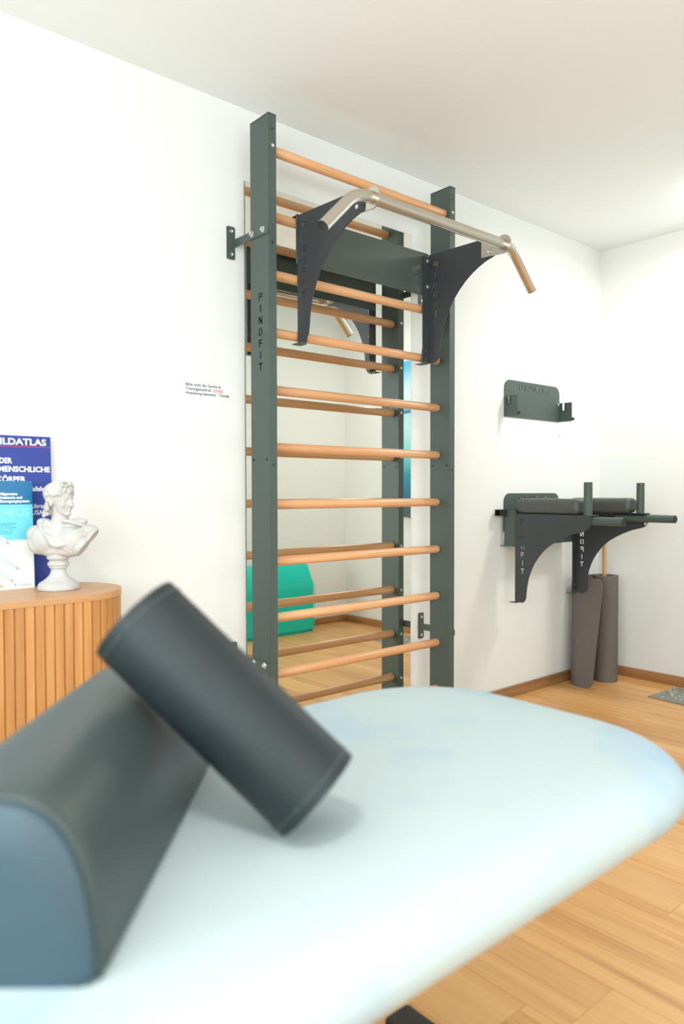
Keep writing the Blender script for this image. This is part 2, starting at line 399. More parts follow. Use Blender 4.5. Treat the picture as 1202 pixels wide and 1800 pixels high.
for x, sg in ((-.0045, -1), (X1 + PWD + .0005, 1)):
    for zc in (1.999, .459):
        b1 = sheet_bm([rrect(-.2195, zc - .0145, 0, zc + .0145, .006, 4, (0, 1, 1, 0))], .004, basis((x + (.002 if sg > 0 else .002), 0, 0), (0, 1, 0), (0, 0, 1)))
        xa, xb = (x - .031, x + .004) if sg < 0 else (x, x + .035)
        b2 = sheet_bm([rrect(xa, zc - .06, xb, zc + .06, .006, 4)], .004, basis((0, -.002, 0), (1, 0, 0), (0, 0, 1)))
        br = joined('wall_bracket', [b1, b2], M_metal, wb)
        xs = x - .0005 if sg < 0 else x + .0045
        for y in (-.122, -.19):
            cyl('bolt', (xs + .0005 * -sg, y, zc + .003), (xs + sg * .0015, y, zc + .003), .0105, M_zinc, br, 20)
            cyl('nut', (xs + sg * .0015, y, zc + .003), (xs + sg * .0085, y, zc + .003), .0065, M_zinc, br, 6)
        for dz in (.042, -.042):
            cyl('screw', ((xa + xb) / 2, -.004, zc + dz), ((xa + xb) / 2, -.0075, zc + dz), .0065, M_zinc, br, 14, .001)

# ------------------------------------------------------------------ pull-up bar hooked on the rungs
XA, XB = .161, .868
pu = thing('pull_up_bar', (.5145, -.17, 1.63), 'stainless pull-up bar on dark grey cut-out brackets hooked on the wall bars', 'pull-up bar')
arm = [(-.172, 1.632), (-.205, 1.632), (-.225, 1.641), (-.236, 1.658), (-.2405, 1.69), (-.2455, 1.73), (-.256, 1.772), (-.270, 1.806), (-.288, 1.842), (-.312, 1.878), (-.342, 1.912), (-.375, 1.942), (-.41, 1.966), (-.445, 1.985),
       (-.48, 1.999), (-.515, 2.008), (-.530, 2.012), (-.534, 2.018), (-.5345, 2.075), (-.531, 2.084), (-.522, 2.087), (-.172, 2.095)]
for xa, inn in ((XA, 1), (XB, -1)):
    th = .004; xc = xa + (th / 2 if inn > 0 else th / 2)
    bms = [sheet_bm([arm] + pinofit(-.2105 if inn > 0 else -.2145, 2.0465, flip=-inn), th, basis((xc, 0, 0), (0, 1, 0), (0, 0, 1)))]
    fx0, fx1 = (xa + th, xa + .042) if inn > 0 else (xa - .038, xa)
    b = bmesh.new(); b_box(b, (fx0, -.1765, 1.64), (fx1, -.1725, 2.086)); bms.append(b)            # folded flange
    arm_o = joined('bracket_arm', bms, M_arm, pu)
    b = bmesh.new(); b_box(b, (fx0, -.1723, 1.632), (fx1, -.1695, 1.69)); b_box(b, (fx0, -.1723, 1.629), (fx1, -.132, 1.632))
    ft = emit('rung_foot', b, M_metal, arm_o)
    b = bmesh.new(); b_box(b, (fx0 - .004 * inn if inn > 0 else fx0, -.172, 2.0935), (fx1, -.116, 2.0985)); b_box(b, (fx0, -.121, 2.078), (fx1, -.116, 2.0935))
    emit('rung_hook', b, M_plast, arm_o)
    fxc = (fx0 + fx1) / 2 + .008 * (1 if inn < 0 else -1)
    for z in (2.066, 1.957):
        cyl('bolt', (fxc, -.1765, z), (fxc, -.181, z), .0085, M_zinc, arm_o, 18)
        cyl('nut', (fxc, -.181, z), (fxc, -.188, z), .006, M_zinc, arm_o, 6)
    for z in (1.683, 1.652):
        cyl('screw', ((fx0 + fx1) / 2, -.1765, z), ((fx0 + fx1) / 2, -.178, z), .003, M_zinc, arm_o, 10)
    # stainless clamp plate on the inner side
    xk = xa + th + .0025 if inn > 0 else xa - .0025
    cy, cz, cr0 = -.567, 2.043, .0365
    ring = [(cy + cr0 * math.cos(a), cz + cr0 * math.sin(a)) for a in (math.radians(q) for q in range(68, -69 + 360 + 1 - 0, 8) if True)] if False else [(cy + cr0 * math.cos(math.radians(q)), cz + cr0 * math.sin(math.radians(q))) for q in range(66, 287, 8)]
    outline = [(-.462, 2.079)] + ring + [(-.462, 2.0135)]
    hole = [(cy + .0208 * math.cos(a), cz + .0208 * math.sin(a)) for a in (2 * math.pi * q / 28 for q in range(28))]
    cl = sheet('clamp_plate', [outline, hole], .005, basis((xk, 0, 0), (0, 1, 0), (0, 0, 1)), M_steel, pu, 'stainless clamp plate round the bar')
    xo = xa - .0005 if inn > 0 else xk - .0025
    cyl('bolt', (xo + .0005, -.503, 2.03), (xo - .004, -.503, 2.03), .008, M_zinc, cl, 18, .001)
plate = box('back_plate', (.156, -.1720, 1.9195), (.866, -.1680, 2.1005), M_metal, pu, .0012, 2)
def bend(p, q, r, n=7, R=.05):
    """fillet between three points"""
    p, q, r = Vector(p), Vector(q), Vector(r); a = (p - q).normalized(); b = (r - q).normalized()
    s, e = q + a * R, q + b * R
    return [s.lerp(q, t).lerp(q.lerp(e, t), t) for t in (i / n for i in range(n + 1))]
yb, zb = -.567, 2.043
eL, eR = Vector((-.042, yb, 1.902)), Vector((1.056, yb, 1.899))
cL, cR = Vector((.098, yb, zb)), Vector((.918, yb, zb))
pts = [eL] + bend(eL, cL, cR, 8, .055) + bend(cL, cR, eR, 8, .055) + [eR]
bm = bmesh.new(); b_sweep(bm, pts, .0202, 32)
bar = emit('bar', bm, M_steel, pu, 40, 'brushed stainless steel bar with angled ends')
for e, c in ((eL, cL), (eR, cR)):
    d = (e - c).normalized(); cyl('end_plug', e - d * .001, e + d * .0025, .0198, M_plast, bar, 24, .001)

# ------------------------------------------------------------------ wall holders
HX0, HX1 = 1.6302, 2.1317
def holder(dz, label):
    t = thing('wall_holder', ((HX0 + HX1) / 2, 0, 1.469 + dz), label, 'wall holder', 'storage holders on the back wall')
    pl = [sheet_bm([rrect(HX0, 1.469 + dz, HX1, 1.662 + dz, .045, 8, (1, 1, 0, 0))] + pinofit(1.7674, 1.629 + dz, (.0403, 0)), .004, basis((0, -.003, 0), (1, 0, 0), (0, 0, 1)))]
    sheet_o = joined('plate', pl, M_metal, t)
    for x in (HX0 + .002, HX1 - .002):
        nz = 1.538 + dz; yc = -.0315; hw = .0085
        pts = [(-.005, 1.469 + dz), (-.084, 1.469 + dz), (-.084, 1.5705 + dz), (-.081, 1.5735 + dz), (yc - hw, 1.5735 + dz)]
        pts += [(yc + hw * math.cos(a), nz + hw * math.sin(a)) for a in (math.radians(q) for q in range(180, 361, 20))]
        pts += [(yc + hw, 1.5735 + dz), (-.005, 1.5735 + dz)]
        fl = sheet('side_hook', [pts], .004, basis((x, 0, 0), (0, 1, 0), (0, 0, 1)), M_metal, t)
        o, i = hw + .006, hw - .0002
        ar = [math.radians(q) for q in range(180, 361, 15)]
        lin = [(yc - o, 1.5745 + dz)] + [(yc + o * math.cos(a), nz + o * math.sin(a)) for a in ar] + [(yc + o, 1.5745 + dz), (yc + i, 1.5745 + dz)] + [(yc + i * math.cos(a), nz + i * math.sin(a)) for a in ar[::-1]] + [(yc - i, 1.5745 + dz)]
        sheet('rubber_lining', [lin], .007, basis((x, 0, 0), (0, 1, 0), (0, 0, 1)), M_plast, fl)
        cyl('bumper', (x + .0085, -.080, 1.482 + dz), (x + .0085, -.092, 1.482 + dz), .008, M_plast, fl, 16)
    for x in (HX0 + .02, HX1 - .02):
        cyl('screw', (x, -.005, 1.568 + dz), (x, -.009, 1.568 + dz), .0085, M_zinc, t, 18, .001)
holder(0, 'empty dark grey steel holder on the wall, above the dip station')
holder(-.59, 'dark grey steel holder on the wall carrying the dip station')

# ------------------------------------------------------------------ dip station hanging in the lower holder
DL, DR = 1.595, 2.152
dp = thing('dip_station', (1.8735, -.1, .52), 'dark grey dip station with padded armrests and four tube grips on the wall', 'dip station')
darm = [(-.1, .522), (-.145, .522), (-.158, .530), (-.1655, .546), (-.168, .57), (-.1725, .607), (-.1825, .653), (-.197, .69), (-.212, .719), (-.229, .745), (-.25, .771), (-.273, .795), (-.30, .8165), (-.335, .8375), (-.373, .8565), (-.40, .868),
        (-.43, .879), (-.46, .887), (-.485, .893), (-.505, .905), (-.516, .922), (-.5205, .945), (-.521, .966), (-.1, .966)]
for xa, inn in ((DL, 1), (DR, -1)):
    th = .004
    bms = [sheet_bm([darm] + pinofit(-.1435 if inn > 0 else -.1375, .929, flip=-inn, pitch=(0, -.0414)), th, basis((xa + (th / 2 if inn > 0 else -th / 2 + .004), 0, 0), (0, 1, 0), (0, 0, 1)))]
    x0, x1 = (xa + th, xa + .068) if inn > 0 else (xa - .064, xa)
    b = bmesh.new(); b_box(b, (min(xa, x0), -.5225, .9662), (max(x1, xa + th), -.1, .9695)); bms.append(b)
    f0, f1 = (xa + th, xa + .04) if inn > 0 else (xa - .036, xa)
    b = bmesh.new(); b_box(b, (f0, -.1045, .53), (f1, -.1005, .964)); bms.append(b)
    a = joined('arm', bms, M_arm, dp)
    b = bmesh.new(); b_box(b, (f0, -.1002, .518), (f1, -.0975, .575)); b_box(b, (f0, -.1002, .515), (f1, -.062, .518))
    emit('foot', b, M_metal, a)
    for z in (.565, .535): cyl('screw', ((f0 + f1) / 2, -.1045, z), ((f0 + f1) / 2, -.106, z), .003, M_zinc, a, 10)
    xh = xa + .03 * inn
    gp = cyl('vertical_grip', (xh, -.4878, .9695), (xh, -.4878, 1.1225), .0197, M_metal, dp, 28, .0015)
    cyl('grip_cap', (xh, -.4878, 1.1205), (xh, -.4878, 1.124), .0185, M_plast, gp, 24, .001)
    gp = cyl('horizontal_grip', (xh, -.36, .9425), (xh, -.668, .9425), .0197, M_metal, dp, 28, .0015)
    cyl('grip_cap', (xh, -.666, .9425), (xh, -.6705, .9425), .0175, M_plast, gp, 24, .001)
    if inn < 0: cyl('bolt', (xa - .0005, -.505, .913), (xa - .006, -.505, .913), .008, M_zinc, a, 16, .001)
    # armrest pad: soft box
    px0, px1 = (xa - .004, xa + .09) if inn > 0 else (xa - .082, xa + .012)
    bm = bmesh.new(); b_box(bm, (px0, -.456, .970), (px1, -.103, 1.0465))
    bmesh.ops.bevel(bm, geom=list(bm.edges), offset=.025, segments=6, affect='EDGES', profile=.5)
    bmesh.ops.subdivide_edges(bm, edges=[e for e in bm.edges if e.calc_length() > .05], cuts=5, use_grid_fill=True)
    for v in bm.verts:
        if v.co.z > 1.02: v.co.z += .002 * noise.noise(v.co * 30)
        if v.co.z < 1.0: v.co.z = max(v.co.z, .970)
    emit('armrest_pad', bm, M_pad, dp, 180)
bms = []
b = bmesh.new(); b_box(b, (DL + .005, -.0995, .804), (DR - .002, -.0955, .985)); bms.append(b)
for x in (DL + .004, DR - .006):
    b = bmesh.new(); b_box(b, (x, -.0955, .804), (x + .004, -.047, .988)); bms.append(b)
    b = bmesh.new(); b_box(b, (x, -.047, .804), (x + .004, -.03, .952)); bms.append(b)
    b = bmesh.new(); b_box(b, (x, -.0955, .801), (x + .028, -.004, .804)); bms.append(b)
bp_ = joined('back_plate', bms, M_metal, dp)
for y in (-.045 - .01, -.075): cyl('screw', (DL + .0045, y, .966), (DL + .002, y, .966), .003, M_zinc, bp_, 10)
b = bmesh.new()
xa, xb = 1.540, 2.207
for lo, hi in (((xa, -.0475, .9575), (xb, -.0155, .9605)), ((xa, -.0475, .9865), (xb, -.0155, .9895)), ((xa, -.0475, .9605), (xb, -.0445, .9865)), ((xa, -.0185, .9605), (xb, -.0155, .9865))): b_box(b, lo, hi)
cb = emit('cross_tube', b, M_plast, dp)

# ------------------------------------------------------------------ notice on the wall
nt = thing('paper_notice', (-.13, -.001, 1.4225), 'small white printed paper notice stuck on the wall left of the wall bars', 'notice')
box('paper', (-.2257, -.0012, 1.4225), (-.0365, -.0004, 1.4745), mat('bright_white_paper', (.93, .96, .97), .6), nt)
nb = lambda x, z: basis((x, -.0015, z), (1, 0, 0), (0, 0, 1))
text('lettering', 'Bitte nicht die Geräte &', .0148, nb(-.208, 1.4595), M_inkd, nt, .0002)
text('lettering', 'Trainingsmaterial', .0148, nb(-.208, 1.4445), M_inkd, nt, .0002)
text('lettering', 'OHNE', .0148, nb(-.097, 1.4445), M_red, nt, .0001)
box('underline', (-.097, -.0017, 1.4425), (-.058, -.0013, 1.4433), M_red, nt)
text('lettering', 'Anweisung benutzen  ! Danke', .0148, nb(-.208, 1.4295), M_inkd, nt, .0002)

# ------------------------------------------------------------------ oval tambour sideboard
CZ, CD, CXR, CXL = .7955, .3445, -.5475, -2.05
cabt = thing('oval_sideboard', (-1.2, -.175, 0), 'oval oak sideboard with vertical slats standing against the wall', 'sideboard')
def stadium(x0, x1, y0, y1, n=26, e=2.0):
    r = (y1 - y0) / 2; cy = (y0 + y1) / 2; out = []
    for i in range(n + 1):
        a = -math.pi / 2 + math.pi * i / n; out.append((x1 - r + r * math.cos(a), cy + r * math.sin(a)))
    for i in range(n + 1):
        a = math.pi / 2 + math.pi * i / n; out.append((x0 + r + r * math.cos(a), cy + r * math.sin(a)))
    return out
def b_prism(bm, poly, z0, z1):
    a = [bm.verts.new((x, y, z0)) for x, y in poly]; b = [bm.verts.new((x, y, z1)) for x, y in poly]; n = len(poly)
    for i in range(n): bm.faces.new((a[i], a[(i + 1) % n], b[(i + 1) % n], b[i]))
    ft = bm.faces.new(b); bm.faces.new(a[::-1]); return ft
bm = bmesh.new(); b_prism(bm, stadium(CXL, CXR, -CD, -.002, 40), CZ - .0185, CZ)
bmesh.ops.bevel(bm, geom=[e for e in bm.edges if abs(e.verts[0].co.z - e.verts[1].co.z) < 1e-6 and len(e.link_faces) == 2], offset=.0015, segments=2, affect='EDGES')
emit('top', bm, M_oakt, cabt, 30)
bm = bmesh.new(); b_prism(bm, stadium(CXL + .016, CXR - .016, -CD + .016, -.018, 30), .03, CZ - .0185); emit('carcass', bm, M_oakc, cabt, 30)
bm = bmesh.new(); b_prism(bm, stadium(CXL + .03, CXR - .03, -CD + .03, -.03, 30), 0, .03); emit('plinth', bm, M_plast, cabt, 30)
path = stadium(CXL + .007, CXR - .007, -CD + .007, -.009, 200)
per = [0]
for a, b in zip(path, path[1:] + path[:1]): per.append(per[-1] + math.hypot(b[0] - a[0], b[1] - a[1]))
SL = .0258; bm = bmesh.new(); b_box(bm, (-SL / 2 + .0008, -.005, -(CZ - .0185 - .032) / 2), (SL / 2 - .0008, .005, (CZ - .0185 - .032) / 2))
bmesh.ops.bevel(bm, geom=[e for e in bm.edges if abs(e.verts[0].co.z - e.verts[1].co.z) > .1 and e.verts[0].co.y < 0], offset=.0022, segments=2, affect='EDGES')
slat = bpy.data.meshes.new('slat'); bm.to_mesh(slat); bm.free(); slat.materials.append(M_oakc)
def along(s):
    s %= per[-1]
    for i in range(len(path)):
        if per[i + 1] >= s:
            a, b = path[i], path[(i + 1) % len(path)]; f = (s - per[i]) / max(per[i + 1] - per[i], 1e-9)
            return Vector((a[0] + (b[0] - a[0]) * f, a[1] + (b[1] - a[1]) * f)), math.atan2(b[1] - a[1], b[0] - a[0])
n_sl = int(per[-1] / SL)
for i in range(n_sl):
    p, ang = along((i + .5) * per[-1] / n_sl)
    if p.y > -.02 and CXL + .2 < p.x < CXR - .2: continue
    o = place('slat', slat, (p.x, p.y, (.032 + CZ - .0185) / 2), cabt); o.rotation_euler = (0, 0, ang)

# ------------------------------------------------------------------ books leaning on the wall
def book(name, label, x1, w, h, th, ybot, ytop, M, back=M_pages):
    """upright book leaning on the wall; returns root and a basis on its front cover (origin lower-right corner, u left-to-right)"""
    t = thing(name, (x1 - w / 2, ybot, CZ), label, 'book')
    up = Vector((0, ytop - ybot, math.sqrt(h * h - (ytop - ybot) ** 2))) / h
    nrm = Vector((1, 0, 0)).cross(up)       # toward the room (-y)
    og = Vector((x1 - w, ybot, CZ)) 
    B = Matrix.Identity(4)
    for i in range(3): B[i][0] = (1, 0, 0)[i]; B[i][1] = up[i]; B[i][2] = nrm[i]; B[i][3] = og[i]
    def slab(nm, u0, u1, v0, v1, w0, w1, MM):
        bm = bmesh.new(); b_box(bm, (u0, v0, w0), (u1, v1, w1)); bmesh.ops.transform(bm, matrix=B, verts=bm.verts); return emit(nm, bm, MM, t)
    slab('front_cover', 0, w, 0, h, -.002, 0, M); slab('back_cover', 0, w, 0, h, -th, -th + .002, M)
    slab('page_block', .004, w - .004, .003, h - .003, -th + .0021, -.0021, back)
    slab('spine', 0, .0035, 0, h, -th + .0021, -.0021, M)
    return t, B, slab
tr = lambda B, u, v, k=.0004: B @ Matrix.Translation((u, v, k))
bw = .325
t, B, slab = book('atlas', 'large royal blue hardcover atlas leaning on the wall behind the bust', -.692, bw, .456, .024, -.046, -.0265, M_blue)
H = .456; ur = bw
def tb(body, px, v, size, fit, bold=.0006): return text('lettering', body, size, tr(B, ur - px * .00166, H - v), M_inkw, t, bold, 'RIGHT', 1, 1, fit)
tb('BILDATLAS', 8, .0273, .0272, .152, .0008); slab('red_line', 0, ur, H - .0335, H - .0318, .0002, .0005, M_red)
tb('DER', 70, .0836, .0226, .036, .0008); tb('MENSCHLICHE', 2.5, .1086, .0226, .150, .0008); tb('KÖRPER', 47, .139, .0226, .082, .0008)
tb('Tafeln', 13, .167, .0205, .048); tb('Library', 8, .219, .0195, .050, .0002); tb('USA', 17, .239, .0195, .034, .0002)
w2 = .22
t2, B2, slab2 = book('anatomy_book', 'pale anatomy book with petrol and cyan bands propped in front of the blue atlas', -.7620, w2, .319, .02, -.080, -.0655, M_white)
h2 = .319
slab2('petrol_band', 0, w2, h2 - .070, h2, .0001, .0004, M_navy); slab2('cyan_band', 0, w2, h2 - .1746, h2 - .070, .0001, .0004, M_cyan)
def t2b(body, u, v, size, M, fit, bold=.0002, al='RIGHT'): return text('lettering', body, size, tr(B2, u, v, .0006), M, t2, bold, al, 1, 1, fit)
for i, (wd, f) in enumerate((('Allgemeine', .050), ('Anatomie und', .063), ('Bewegungssystem', .083))): t2b(wd, w2 - .092, h2 - .042 - i * .0107, .0108, M_inkw, f, .0004, 'LEFT')
t2b('PROMETHEUS', w2 - .009, h2 - .104, .0337, M_inkp, .212)
for (wd, v, f) in (('Michael Schünke', .1275, .048), ('Erik Schulte', .133, .036), ('Udo Schumacher', .140, .048), ('Markus Voll', .149, .036), ('Karl Wesker', .156, .034)): t2b(wd, w2 - .096, h2 - v, .0068, M_inkt, f, 0, 'LEFT')
t2b('Thieme', w2 - .011, .0078, .0112, M_inkg, .036, 0)
def ribbon(nm, pts, M, k):
    bm = bmesh.new(); L, R = [], []
    for i, (u, v, wd) in enumerate(pts):
        a = pts[max(i - 1, 0)]; b = pts[min(i + 1, len(pts) - 1)]; d = Vector((b[0] - a[0], b[1] - a[1])).normalized()
        L.append(bm.verts.new((u - d.y * wd, v + d.x * wd, k))); R.append(bm.verts.new((u + d.y * wd, v - d.x * wd, k)))
    for i in range(len(pts) - 1): bm.faces.new((L[i], R[i], R[i + 1], L[i + 1]))
    ex = bmesh.ops.extrude_face_region(bm, geom=list(bm.faces)); bmesh.ops.translate(bm, vec=(0, 0, .0002), verts=[g for g in ex['geom'] if isinstance(g, bmesh.types.BMVert)])
    bmesh.ops.transform(bm, matrix=B2, verts=bm.verts); emit(nm, bm, M, t2)
for (u, v) in ((w2 - .077, .141), (w2 - .052, .065), (w2 - .0685, .029), (w2 - .0975, .015)):
    ribbon('printed_arm', [(u - .10, v + .062, .0068), (u - .06, v + .040, .0078), (u - .034, v + .024, .0054), (u - .010, v + .0085, .0056), (u + .004, v - .003, .0034)], M_inkg, .0003)
    ribbon('printed_arm', [(u - .10, v + .062, .0059), (u - .06, v + .040, .0069), (u - .034, v + .024, .0045), (u - .010, v + .0085, .0047), (u + .003, v - .002, .0026)], M_skin, .0006)
    ribbon('printed_hand', [(u + .0005, v - .001, .0026), (u + .004, v - .005, .0036), (u + .0065, v - .0085, .0018)], M_pink, .0009)
ribbon('publisher_mark', [(w2 - .0555, .0165, .003), (w2 - .0555, .0125, .0038), (w2 - .0555, .008, .001)], M_inkg, .0003)

# ------------------------------------------------------------------ plaster bust
BP = Vector((-.7250, -.1738, CZ)); bU = Vector((.756, -.654, 0)); bV = Vector((-.654, -.756, 0))
bs = thing('plaster_bust', BP, 'white plaster classical bust with curly hair and draped cloak on the sideboard', 'sculpture')
P3 = lambda u, v, z: BP + bU * u + bV * v + Vector((0, 0, z))
prof = [(.054, 0), (.0575, .003), (.058, .008), (.0565, .016), (.053, .021), (.045, .026), (.035, .033), (.0268, .041), (.0222, .050), (.0205, .058), (.0215, .062), (.0262, .0655), (.0262, .0690), (.0292, .0715), (.0305, .0755), (.0292, .080), (.0255, .0825), (.0240, .0855), (.0268, .0885), (.0315, .0915), (.0322, .0955), (.030, .0995), (.026, .106)]
lathe('socle', prof, P3(0, 0, 0), M_plaster, bs, 56)
bm = bmesh.new()
def ell(c, r, yaw=0, tilt=0, roll=0, sub=3):
    mt = Matrix.Translation(c) @ Matrix.Rotation(yaw, 4, 'Z') @ Matrix.Rotation(tilt, 4, 'Y') @ Matrix.Rotation(roll, 4, 'X') @ Matrix.Diagonal((*r, 1))
    bmesh.ops.create_icosphere(bm, subdivisions=sub, radius=1, matrix=mt)
# local frame: x = screen right, y = away from the viewer, z = up
E_ = lambda u, z, v, ru, rz, rv, yaw=0, tilt=0, roll=0: ell(Vector((u, -v, z)), (ru, rv, rz), yaw, tilt, roll)
E_(.004, .150, 0, .072, .046, .040); E_(-.032, .148, .012, .044, .044, .036); E_(.038, .146, .012, .044, .042, .036)
E_(-.066, .163, -.004, .026, .028, .030, 0, .25); E_(.082, .170, -.004, .036, .022, .028, 0, -.15); E_(.098, .160, -.004, .020, .026, .025, 0, .45)
E_(-.050, .137, .008, .034, .032, .032); E_(.060, .132, .006, .040, .032, .032); E_(.030, .118, .004, .044, .021, .034); E_(-.012, .120, .004, .044, .022, .032)
E_(-.030, .188, -.006, .036, .020, .026, 0, .45); E_(.040, .190, -.008, .046, .017, .026, 0, -.30)
b_sweep(bm, [(.004, .004, .165), (.004, .003, .195), (.008, .001, .222), (.010, 0, .245)], [.036, .0255, .0225, .024], 24)
# head (turned to screen right): face axis
fa = Vector((.93, -.37, 0)).normalized(); fs = Vector((fa.y, -fa.x, 0)); hc = Vector((.004, 0, .262))
hy = math.atan2(fa.y, fa.x)
def HF(f, s, z): return hc + fa * f + fs * s + Vector((0, 0, z))
def EH(f, s, z, rf, rs, rz, tilt=0): ell(HF(f, s, z), (rf, rs, rz), hy, tilt)
EH(-.002, 0, .012, .044, .0335, .036); EH(.018, 0, -.012, .024, .0255, .032); EH(.030, 0, -.037, .0105, .0125, .009); EH(.020, 0, -.028, .018, .020, .018)
EH(.036, 0, .0095, .0075, .018, .0055); EH(.0425, 0, -.004, .0065, .0052, .014, -.25); EH(.0475, 0, -.0135, .0058, .0062, .0050)
EH(.0395, 0, -.0235, .0045, .0080, .0026); EH(.0385, 0, -.0285, .0048, .0072, .0028)
for sd in (1, -1):
    EH(.028, sd * .0165, -.012, .010, .0085, .011); EH(.0345, sd * .0115, .0025, .0045, .0068, .0042); EH(-.002, sd * .031, -.006, .006, .004, .011)
# hair: smooth crown, roll of curls round the forehead, bun of curls at the nape
EH(-.012, 0, .022, .038, .034, .033)
hr = random.Random(3)
n_c = 0
while n_c < 210:
    q = Vector((hr.gauss(0, 1), hr.gauss(0, 1), hr.gauss(0, 1))).normalized()
    if q.x < -.25 + .35 * max(q.z, 0) or q.z < -.12 or (q.x > .75 and q.z < .12): continue
    n_c += 1; r = hr.uniform(.0042, .0072); k = hr.uniform(.98, 1.10)
    EH(-.006 + .042 * q.x * k, .0345 * q.y * k, .020 + .0335 * q.z * k, r, r * .9, r * .9)
for i in range(40):
    a = hr.uniform(-.5, .5); r = hr.uniform(.004, .0062); EH(.030 + hr.uniform(-.012, .009), .026 * math.sin(a * 2), .044 + hr.uniform(-.006, .0105), r, r, r * .85)
for i in range(60):
    sd = hr.choice((1, 1, -1)); t = hr.uniform(0, 1); r = hr.uniform(.0042, .0075)
    EH(-.012 - .026 * t + hr.uniform(-.004, .004), sd * (.030 - .015 * t) + hr.uniform(-.003, .003), .004 - .046 * t ** .8 + hr.uniform(-.004, .004), r, r * .8, r)
EH(-.030, 0, -.026, .013, .020, .018)
# cloak folds
def fold(pts, r, rr=None):
    q = [Vector((u, -v, z)) for u, z, v in pts]; out = []
    for i in range(len(q) - 1):
        p0, p1, p2, p3 = q[max(i - 1, 0)], q[i], q[i + 1], q[min(i + 2, len(q) - 1)]
        for k in range(6):
            t = k / 6; out.append(.5 * ((2 * p1) + (p2 - p0) * t + (2 * p0 - 5 * p1 + 4 * p2 - p3) * t * t + (3 * p1 - p0 - 3 * p2 + p3) * t ** 3))
    out.append(q[-1]); n = len(out)
    b_sweep(bm, out, [r * (.6 + .4 * math.sin(math.pi * i / (n - 1))) for i in range(n)], 10)
for k in range(6):
    f = k / 5
    fold([(-.046 + .012 * f, .196 - .004 * f, .018), (-.034 + .010 * f, .180 - .013 * f, .036), (-.008 + .012 * f, .158 - .022 * f, .046 + .003 * f), (.030 + .006 * f, .158 - .020 * f, .044), (.066, .176 - .018 * f, .030), (.100, .182 - .022 * f, .008)], .0060)
fold([(-.050, .192, .0), (-.046, .200, .014), (-.036, .202, .024)], .009); fold([(.02, .205, .024), (.05, .200, .022), (.085, .188, .012)], .006)
fold([(.020, .140, .044), (.036, .124, .040), (.05, .112, .032)], .004); fold([(.050, .150, .040), (.075, .140, .03), (.095, .150, .018)], .004)
tm = bpy.data.meshes.new('tmp'); bm.to_mesh(tm); bm.free()
to = bpy.data.objects.new('tmp', tm); C.objects.link(to)
rm = to.modifiers.new('r', 'REMESH'); rm.mode = 'VOXEL'; rm.voxel_size = .0014
sm = to.modifiers.new('s', 'SMOOTH'); sm.factor = .5; sm.iterations = 1
dg = bpy.context.evaluated_depsgraph_get(); dg.update()
fm = bpy.data.meshes.new_from_object(to.evaluated_get(dg)); bpy.data.objects.remove(to); bpy.data.meshes.remove(tm)
bm = bmesh.new(); bm.from_mesh(fm); bpy.data.meshes.remove(fm)
for v in bm.verts:                       # carve eye sockets, mouth line, trim the cut shoulder
    for sd in (1, -1):
        e = HF(.0365, sd * .0118, -.0035); d2 = (v.co - e).length
        if d2 < .010: v.co -= (fa * .85 + fs * sd * .3) * .0026 * math.exp(-(d2 / .0048) ** 2)
    e = HF(.043, 0, -.0260); dz = abs(v.co.z - e.z); dd = (v.co - e).length
    if dd < .010: v.co -= fa * .0016 * math.exp(-(dz / .0012) ** 2)
    k = (v.co.x - .105) * .80 + (v.co.z - .160) * -.60
    if k > 0 and v.co.x > .06: v.co.x -= k * .80; v.co.z += k * .60
for v in bm.verts:
    c = v.co.copy(); v.co = P3(c.x, -c.y, c.z - .002)
emit('figure', bm, M_plaster, bs, 180)

# ------------------------------------------------------------------ massage table
TX0, TX1, TY0, TY1, TZ = -2.25, -.283, -1.893, -1.222, .68
mt = thing('massage_table', (-1.3, -1.58, 0), 'massage table covered with a pale blue terry sheet', 'massage table')
def super_outline(x0, x1, y0, y1, rx, ry, n=16, e=2.3):
    out = []
    for cx, cy, sx, sy, a0 in ((x1 - rx, y1 - ry, 1, 1, 0), (x0 + rx, y1 - ry, -1, 1, 1), (x0 + rx, y0 + ry, -1, -1, 0), (x1 - rx, y0 + ry, 1, -1, 1)):
        for i in range(n + 1):
            a = math.pi / 2 * (i / n if a0 == 0 else 1 - i / n)
            out.append((cx + sx * rx * abs(math.cos(a)) ** (2 / e), cy + sy * ry * abs(math.sin(a)) ** (2 / e)))
    return out
def b_cushion(bm, x0, x1, y0, y1, rx, ry, z0, z1, edge, wave=0):
    zc = (z0 + z1) / 2; hz = (z1 - z0) / 2; rings = []
    prof = [(0.30, 1, 1), (.12, 1, .999)] + [(edge * (1 - math.cos(a)) , 1, math.sin(a)) for a in (math.pi / 2 * k / 8 for k in range(7, -9, -1))]
    rings = []
    for ins, _, sz in prof:
        o = super_outline(x0 + ins, x1 - ins, y0 + ins, y1 - ins, max(rx - ins, .03), max(ry - ins, .03), 18)
        rings.append([bm.verts.new((x, y, zc + hz * sz)) for x, y in o])
    n = len(rings[0])
    for a, b in zip(rings, rings[1:]):
        for k in range(n): bm.faces.new((a[k], b[k], b[(k + 1) % n], a[(k + 1) % n]))
    bm.faces.new(rings[0]); bm.faces.new(rings[-1][::-1])
bm = bmesh.new(); b_cushion(bm, TX0, TX1, TY0, TY1, .27, .25, TZ - .095, TZ, .062)
for v in bm.verts:
    if v.co.z < TZ - .01: v.co += Vector((noise.noise(v.co * 6), noise.noise(v.co * 6 + Vector((5, 0, 0))), 0)) * .003
emit('terry_cover', bm, M_fleece, mt, 180, 'pale blue terry cover')
box('upper_frame', (-2.1, -1.76, .545), (-.6, -1.36, .584), M_metal, mt, .006)
